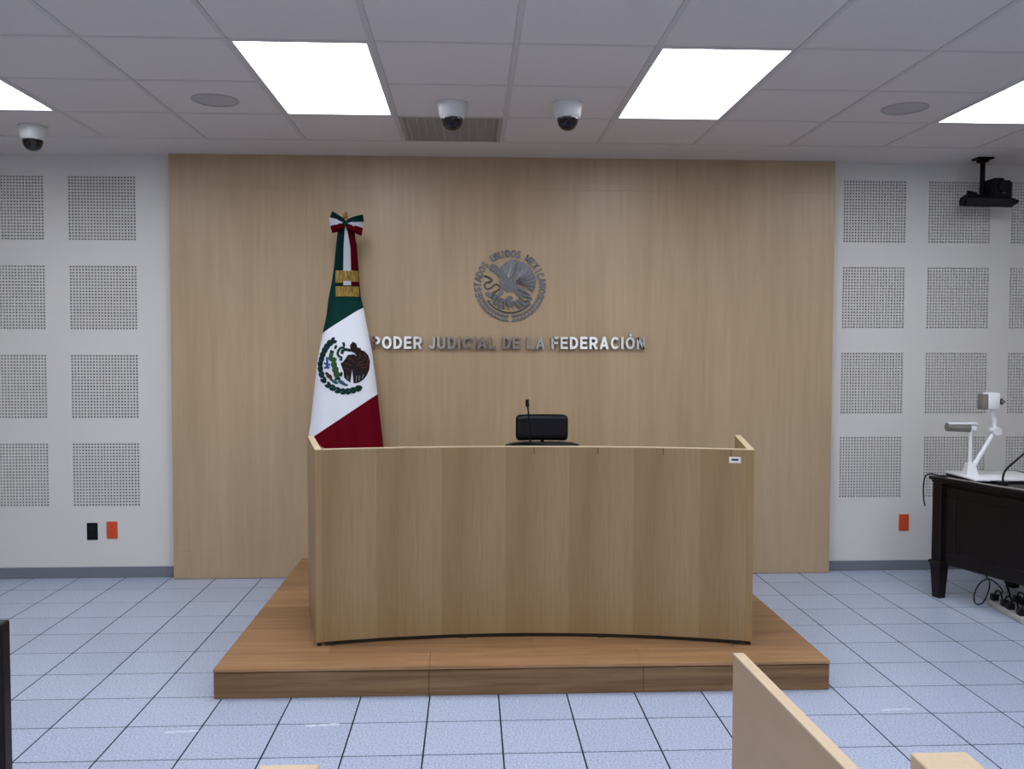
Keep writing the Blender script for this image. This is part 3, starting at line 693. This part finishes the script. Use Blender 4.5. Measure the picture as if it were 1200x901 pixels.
for m_, a, b, c, d in bow:
    bm = bmesh.new(); F_, B_ = [], []
    for j in range(9):
        t = j/8; rowf = []
        for i in range(4):
            s_ = i/3; x_ = (a[0]*(1-t)+c[0]*t)*(1-s_)+(b[0]*(1-t)+d[0]*t)*s_; y_ = (a[1]*(1-t)+c[1]*t)*(1-s_)+(b[1]*(1-t)+d[1]*t)*s_
            X, Z = img(x_, y_, FY-.08); rowf.append((X, FY-.075-.030*math.sin(math.pi*min(1, t*1.0))**.7+.02*t, Z))
        F_.append([bm.verts.new((p[0]-fx, p[1]-FY, p[2]-fz)) for p in rowf])
        B_.append([bm.verts.new((p[0]-fx, FY-.07+.03*math.sin(math.pi*t)**.7+.02*t-FY, p[2]-fz-.004*math.sin(math.pi*t))) for p in rowf])
    for G in (F_, B_):
        for r0, r1 in zip(G, G[1:]):
            for i in range(3): bm.faces.new((r0[i], r0[i+1], r1[i+1], r1[i]))
    bmesh.ops.solidify(bm, geom=list(bm.faces), thickness=.0015)
    obj('bow_loop', mesh('bow_loop', bm, True), M[m_], flag)
X, Z = img(404.5, 262, FY-.08)
bm = bmesh.new(); bmesh.ops.create_icosphere(bm, subdivisions=2, radius=.017, matrix=Matrix.Translation((X-fx, -.09, Z-fz))); obj('bow_knot', mesh('knot', bm, True), M['fgreen'], flag)
# embroidered eagle emblem on the white band (drawn as cloth appliqué following the folds)
def ec(x, y): return img(365+x/11.26, 390+y/11.26, FY-.09)
def applique(name, polys, m, off):
    bm = bmesh.new()
    for p in polys:
        vs = []
        for q in p:
            X, Z = ec(*q); vs.append(bm.verts.new((X, 0, Z)))
        bm.faces.new(vs)
    bmesh.ops.triangulate(bm, faces=list(bm.faces))
    for _ in range(3):
        es = [e for e in bm.edges if e.calc_length() > .016]
        if es: bmesh.ops.subdivide_edges(bm, edges=es, cuts=1); bmesh.ops.triangulate(bm, faces=[f for f in bm.faces if len(f.verts) > 3])
    for v_ in bm.verts: X, Z = v_.co.x, v_.co.z; v_.co = (X-fx, fsurf(X, Z)-off-FY, Z-fz)
    return obj(name, mesh(name, bm), m, flag)
def thread(n, c): M[n] = mat(n, c, .7, 0, .15); return M[n]
brown, brown2 = thread('brown thread', (.016, .009, .010)), thread('russet thread', (.085, .030, .022))
leafg, green2, blue, teal, sand, tan = thread('leaf thread', (.005, .024, .022)), thread('cactus thread', (.028, .085, .030)), thread('blue thread', (.03, .07, .26)), thread('teal thread', (.03, .10, .13)), thread('grey thread', (.13, .16, .17)), thread('umber thread', (.065, .022, .012))
def eline(pts, w_):
    P_ = [Vector((p[0], p[1])) for p in pts]; Lp, Rp = [], []
    for i, p in enumerate(P_):
        t = (P_[min(i+1, len(P_)-1)]-P_[max(0, i-1)]).normalized(); n_ = Vector((-t.y, t.x))*w_
        Lp.append(p+n_); Rp.append(p-n_)
    return [[(Lp[i].x, Lp[i].y), (Lp[i+1].x, Lp[i+1].y), (Rp[i+1].x, Rp[i+1].y), (Rp[i].x, Rp[i].y)] for i in range(len(P_)-1)]
applique('eagle', [[(480, 290), (555, 280), (600, 302), (655, 225), (700, 240), (742, 292), (766, 372), (760, 480), (730, 560), (690, 615), (630, 655), (560, 665), (585, 590), (578, 500), (560, 470), (540, 482), (522, 520), (516, 655), (470, 622), (434, 585), (426, 510), (404, 446), (384, 402), (420, 378), (452, 335)],
                   [(520, 242), (532, 150), (508, 160), (545, 112), (592, 138), (566, 168), (604, 188), (650, 200), (662, 250), (606, 306), (566, 262)]], brown, .0035)
applique('wing_feathers', sum([eline(smooth2, 6) for smooth2 in ([(700, 250), (715, 330), (660, 385), (610, 390)], [(745, 330), (735, 410), (660, 425), (600, 420)], [(755, 400), (720, 455), (650, 455)], [(640, 260), (640, 330), (600, 350)], [(480, 330), (540, 350), (570, 400)], [(440, 400), (500, 410), (540, 440)], [(430, 460), (480, 470), (510, 500)])], []), brown2, .005)
applique('tail_feathers', sum([eline(p_, 7) for p_ in ([(600, 560), (594, 640)], [(640, 560), (630, 630)], [(690, 540), (672, 600)], [(480, 560), (485, 615)])], []), sand, .005)['kind'] = 'stuff'
applique('snake', eline([(418, 122), (432, 160), (425, 192), (385, 196), (356, 230), (345, 275), (365, 308), (400, 322), (398, 356), (372, 345)], 16)+eline([(404, 275), (408, 240), (440, 215), (485, 222), (520, 232)], 19), leafg, .0045)
applique('cactus', [ell(*c_) for c_ in ((262, 285, 30, 40), (288, 350, 50, 34), (300, 418, 42, 48), (318, 482, 46, 50), (338, 545, 44, 46), (248, 330, 28, 34))], green2, .0038)
applique('cactus_fruit', [ell(320, 185, 18, 30, .4), ell(270, 245, 30, 18, .3), ell(395, 545, 20, 34, .2), ell(360, 600, 30, 20)], leafg, .0042)
applique('stones', [ell(238, 570, 46, 30, .5), ell(205, 535, 26, 22), ell(265, 610, 30, 18, .6)], tan, .004)
applique('blue_waves', eline([(204, 318), (208, 380), (212, 470)], 15)+eline([(165, 392), (205, 420), (250, 415)], 13)+eline([(170, 465), (208, 440), (240, 460)], 13), blue, .0046)
applique('teal_waves', [ell(312, 645, 50, 22, .5), ell(400, 650, 52, 26, .5), ell(450, 682, 40, 18, .3), ell(325, 610, 16, 30)], teal, .004)
wl = [(285, 104), (232, 140), (190, 190), (162, 240), (136, 300), (118, 360), (104, 420), (112, 485), (132, 555), (165, 625), (228, 690), (292, 726), (360, 758), (432, 772), (500, 768), (566, 752), (632, 728)]
lv, lv2 = [], []
for k, (x_, y_) in enumerate(wl):
    a_, b_ = wl[max(0, k-1)], wl[min(len(wl)-1, k+1)]; an = math.atan2(b_[1]-a_[1], b_[0]-a_[0])
    for s_ in (-1, 1): lv.append(ell(x_+s_*15*math.sin(an), y_-s_*15*math.cos(an), 46, 25, an+s_*.4, 9))
    if k % 3 == 2: lv2.append(ell(x_, y_, 13, 10))
applique('wreath', lv, leafg, .0036); stuff(applique('wreath_berries', lv2, teal, .005))

# ------------------------------------------------------------------ dark table on the right
dang = math.atan2(-.945, .328)                     # long direction
TB = thing('dark_table', 'black stained wooden table with tapered legs holding the document camera', 'table', (2.849, 5.459, 0), dang)
# local: +x along the long front, +y to the room's right side (depth)
TL, TD, TZ = 1.75, .74, .755
bm = bmesh.new(); abox(bm, 0, TL, 0, TD, TZ-.020, TZ, .004); abox(bm, .012, TL-.012, .012, TD-.012, TZ-.036, TZ-.020, .004); obj('tabletop', mesh('tabletop', bm), M['darkwood'], TB)
for lx, ly in ((.050, .050), (TL-.050, .050), (.050, TD-.050), (TL-.050, TD-.050)):
    bm = bmesh.new(); s_ = .034
    abox(bm, lx-s_, lx+s_, ly-s_, ly+s_, .232, TZ-.036, .004); abox(bm, lx-.048, lx+.048, ly-.048, ly+.048, .212, .234, .006); abox(bm, lx-.040, lx+.040, ly-.040, ly+.040, .196, .213, .004)
    v_ = abox(bm, lx-.036, lx+.036, ly-.036, ly+.036, 0, .197)
    for q in v_[:4]: q.co.x = lx+(q.co.x-lx)*.72; q.co.y = ly+(q.co.y-ly)*.72
    obj('leg', mesh('leg', bm), M['darkwood'], TB)
bm = bmesh.new(); abox(bm, .099, TL-.099, .045, .065, .216, TZ-.036); obj('front_panel', mesh('front_panel', bm), M['darkwood'], TB)
for q in ((.11, TL-.11, .64, .70), (.11, TL-.11, .220, .30), (.11, .17, .30, .64), (TL/2-.03, TL/2+.03, .30, .64), (TL-.17, TL-.11, .30, .64)):
    box('panel_frame', M['darkwood'], TB, q[0], q[1], .036, .046, q[2], q[3], .004)
for yy in (.099,):
    box('end_panel', M['darkwood'], TB, .055, .075, .099, TD-.099, .40, TZ-.036); box('end_panel', M['darkwood'], TB, TL-.075, TL-.055, .099, TD-.099, .40, TZ-.036)
tm = TB.rotation_euler.to_matrix()
# document camera
DC = thing('document_camera', 'white document camera with lamp arm and tilted camera arm on the dark table', 'document camera', (2.965, 5.14, TZ), math.radians(-2))
box('base_tray', M['black'], DC, .004, .44, .004, .365, 0, .014, .003)
box('base', M['whitepl'], DC, 0, .445, 0, .37, .012, .024, .004, 2)
box('front_panel', M['black'], DC, .09, .16, -.004, .01, .004, .016, .001)
def dp(x, z): return (x-3.0, .185, z-TZ)
bm = bmesh.new(); aprism(bm, [(.025, .15), (.10, .15), (.115, .22), (.03, .22)], .024, .10)
for v_ in bm.verts:
    if v_.co.z > .05: v_.co.x = .06+(v_.co.x-.06)*.55; v_.co.y = .185+(v_.co.y-.185)*.6
obj('arm_base', mesh('arm_base', bm), M['whitepl'], DC)
tube('lamp_arm', M['whitepl'], DC, [dp(3.062, .79), dp(3.064, 1.05)], .013, 12, .010, False)
bm = bmesh.new(); atube(bm, [dp(2.915, 1.072), dp(3.055, 1.066)], .026, 14, .026, False); obj('lamp_tube', mesh('lamp_tube', bm, True), M['greypl'], DC)
bm = bmesh.new(); abox(bm, -.080, .098, .160, .21, .332, .344, .004, 2); abox(bm, .045, .093, .162, .208, .292, .326, .008, 2); obj('lamp_hood', mesh('lamp_hood', bm, True), M['whitepl'], DC)
tube('camera_arm', M['whitepl'], DC, [dp(3.055, .785), dp(3.205, 1.035)], .016, 12, .013, False)
bm = bmesh.new(); atube(bm, [(.213, .155, .292), (.213, .215, .292)], .026, 16, smooth=False); obj('elbow_joint', mesh('elbow', bm, True), M['whitepl'], DC)
tube('neck', M['whitepl'], DC, [dp(3.208, 1.05), dp(3.208, 1.11), dp(3.192, 1.18)], .014, 12)
box('camera_head', M['whitepl'], DC, .148, .218, .145, .225, .425, .525, .006, 2)
box('head_back', M['greypl'], DC, .116, .149, .150, .220, .423, .518, .006, 2)
bm = bmesh.new(); atube(bm, [(.216, .178, .470), (.246, .172, .472)], .018, 16, smooth=False); obj('focus_knob', mesh('knob', bm, True), M['black'], DC)
tube('lens_cap', M['greypl'], DC, [(.238, .160, .472), (.238, .142, .472)], .010, 12, smooth=False)
# gooseneck microphone on the table
GM = thing('table_microphone', 'black gooseneck microphone curving over the dark table', 'microphone', (3.10, 5.09, TZ))
lathe('base', M['black'], GM, [(0, 0), (.03, 0), (.03, .012), (.02, .02), (0, .022)], 20)
tube('gooseneck', M['black'], GM, [(0, 0, .015), (.002, 0, .05), (.018, .0, .088), (.068, 0, .134), (.14, 0, .195), (.22, 0, .27)], .006, 8)
tube('mic_head', M['black'], GM, [(.216, 0, .266), (.245, 0, .298)], .013, 12, smooth=False)
def tw(x, y, z): v_ = tm @ Vector((x, y, 0)); return (TB.location.x+v_.x, TB.location.y+v_.y, z)
def cable(lb, pts, r, m, grp='loose cables at the dark table'):
    bm = bmesh.new(); atube(bm, pts, r, 6); o = obj('cable', mesh('cable', bm, True), m); return tag(o, lb, 'cable', grp)
cable('black cable looped over the far corner of the dark table', [tw(.10, .035, TZ+.006), tw(.05, .025, TZ+.007), tw(.0, .02, TZ+.012), tw(-.022, -.005, TZ-.01), tw(-.030, -.008, TZ-.08), tw(-.022, -.012, TZ-.15), tw(-.008, -.014, TZ-.19)], .0045, M['black'])
cable('pale cable lying along the front edge of the dark table', [tw(.13, .02, TZ+.004), tw(.25, .012, TZ+.006), tw(.50, .008, TZ+.006), tw(.85, .06, TZ+.004), tw(1.2, .10, TZ+.004)], .003, M['stripgrey'])
def fl(x, y, z): return (x, y, z)
cable('thin black cable coiled in a loop under the dark table', [tw(.12, .09, .245), tw(.25, .10, .225), tw(.36, .10, .19), tw(.36, .11, .12), tw(.32, .11, .03), tw(.27, .11, .012), tw(.25, .12, .06), tw(.29, .12, .14), tw(.36, .12, .18), tw(.42, .15, .12), (3.21, 5.33, .02)], .004, M['black'])
cable('black cable slanting down to the power strips', [tw(.30, .24, .30), tw(.34, .24, .20), tw(.38, .25, .10), tw(.40, .26, .012)], .006, M['black'])
cable('black cable rising from the power strips behind the table panel', [(3.34, 5.10, .012), (3.34, 5.06, .10), (3.33, 5.02, .20), (3.34, 5.0, .34)], .006, M['black'])
def strip_(lb, x, y, rot, n, plugs):
    o = thing('power_strip', lb, 'power strip', (x, y, 0), rot, 'power strips on the floor')
    box('body', M['stripgrey'], o, 0, .062*n+.03, -.027, .027, 0, .036, .006, 2)
    for k in range(n):
        if k in plugs:
            p_ = box('plug', M['black'], o, .018+.062*k, .062+.062*k, -.020, .020, .034, .074, .006); tube('cord', M['black'], p_, [(.04+.062*k, 0, .07), (.042+.062*k, .012, .095), (.05+.062*k, .03, .085), (.06+.062*k, .036, .05)], .005, 6)
        else:
            for dx_ in (-.006, .006): box('slot', M['ink'], o, .04+.062*k+dx_-.0015, .04+.062*k+dx_+.0015, -.005, .005, .0355, .0365)
strip_('white power strip with black plugs next to the coiled cable', 3.150, 5.262, -1.66, 6, (0, 2, 3, 5))
strip_('white power strip crowded with black plugs under the table middle', 3.262, 5.22, -1.60, 6, (0, 1, 3, 4))

# ------------------------------------------------------------------ public seating pieces in front
pn = thing('bench_end_panel', 'pale wooden upright board with light edge banding standing before the dais', 'board', (.719, 1.75, 0), math.radians(2.1))
bm = bmesh.new(); abox(bm, -.0135, .0135, -.55, .5445, 0, .746); o = obj('board', mesh('board', bm), M['bench'], pn)
box('edge_band', M['edge2'], pn, -.0138, .0138, -.55, .546, .746, .750); box('edge_band', M['bench'], pn, -.0137, .0137, .5446, .546, 0, .746)
for x, lb in ((-.41, 'pale wooden bench end by itself on the flag side'), (1.096, 'pale wooden bench end beside the upright board')):
    o = thing('wooden_bench', lb, 'bench', (x, 1.78, 0), 0, 'bench ends')
    box('arm_top', M['edge2'], o, -.067, .067, -.35, .25, .560, .600, .003)
    box('upright', M['bench'], o, -.066, .066, .20, .248, 0, .560); box('upright', M['bench'], o, -.066, .066, -.34, -.29, 0, .560)
    box('stretcher', M['bench'], o, -.02, .02, -.29, .20, .10, .16)
dk = thing('dark_board', 'dark brown wooden board edge standing on the tiled floor', 'board', (-1.45, 2.30, 0))
box('post', M['darkwood'], dk, .225, .28, -.02, .02, 0, .855, .004); box('post', M['darkwood'], dk, -.28, -.225, -.02, .02, 0, .855, .004)
box('infill_panel', M['darkwood'], dk, -.225, .225, -.010, .010, .08, .83); box('top_rail', M['darkwood'], dk, -.225, .225, -.018, .018, .79, .85, .003)

# worn tape residue on the floor tiles
M['residue'] = mat('pale tape residue', (.62, .68, .78), .7)
for x_, y_, lb in ((-1.16, 3.62, 'pale tape residue on the tile left of the dais corner'), (-.60, 3.66, 'pale tape residue on the tile before the dais'), (1.83, 3.72, 'pale tape residue on the tile beside the dais end')):
    bm = bmesh.new()
    for k in range(3):
        cx_2 = -.05+.045*k; pts = [(cx_2+(.022+.006*random.random())*math.cos(t_), (.008+.006*random.random())*math.sin(t_)+.004*k) for t_ in [2*math.pi*i_/9 for i_ in range(9)]]
        aprism(bm, pts, .0002, .0006)
    tag(obj('tape_residue', mesh('tape_residue', bm), M['residue'], None, (x_, y_, 0)), lb, 'floor mark', 'tape residue on the floor')
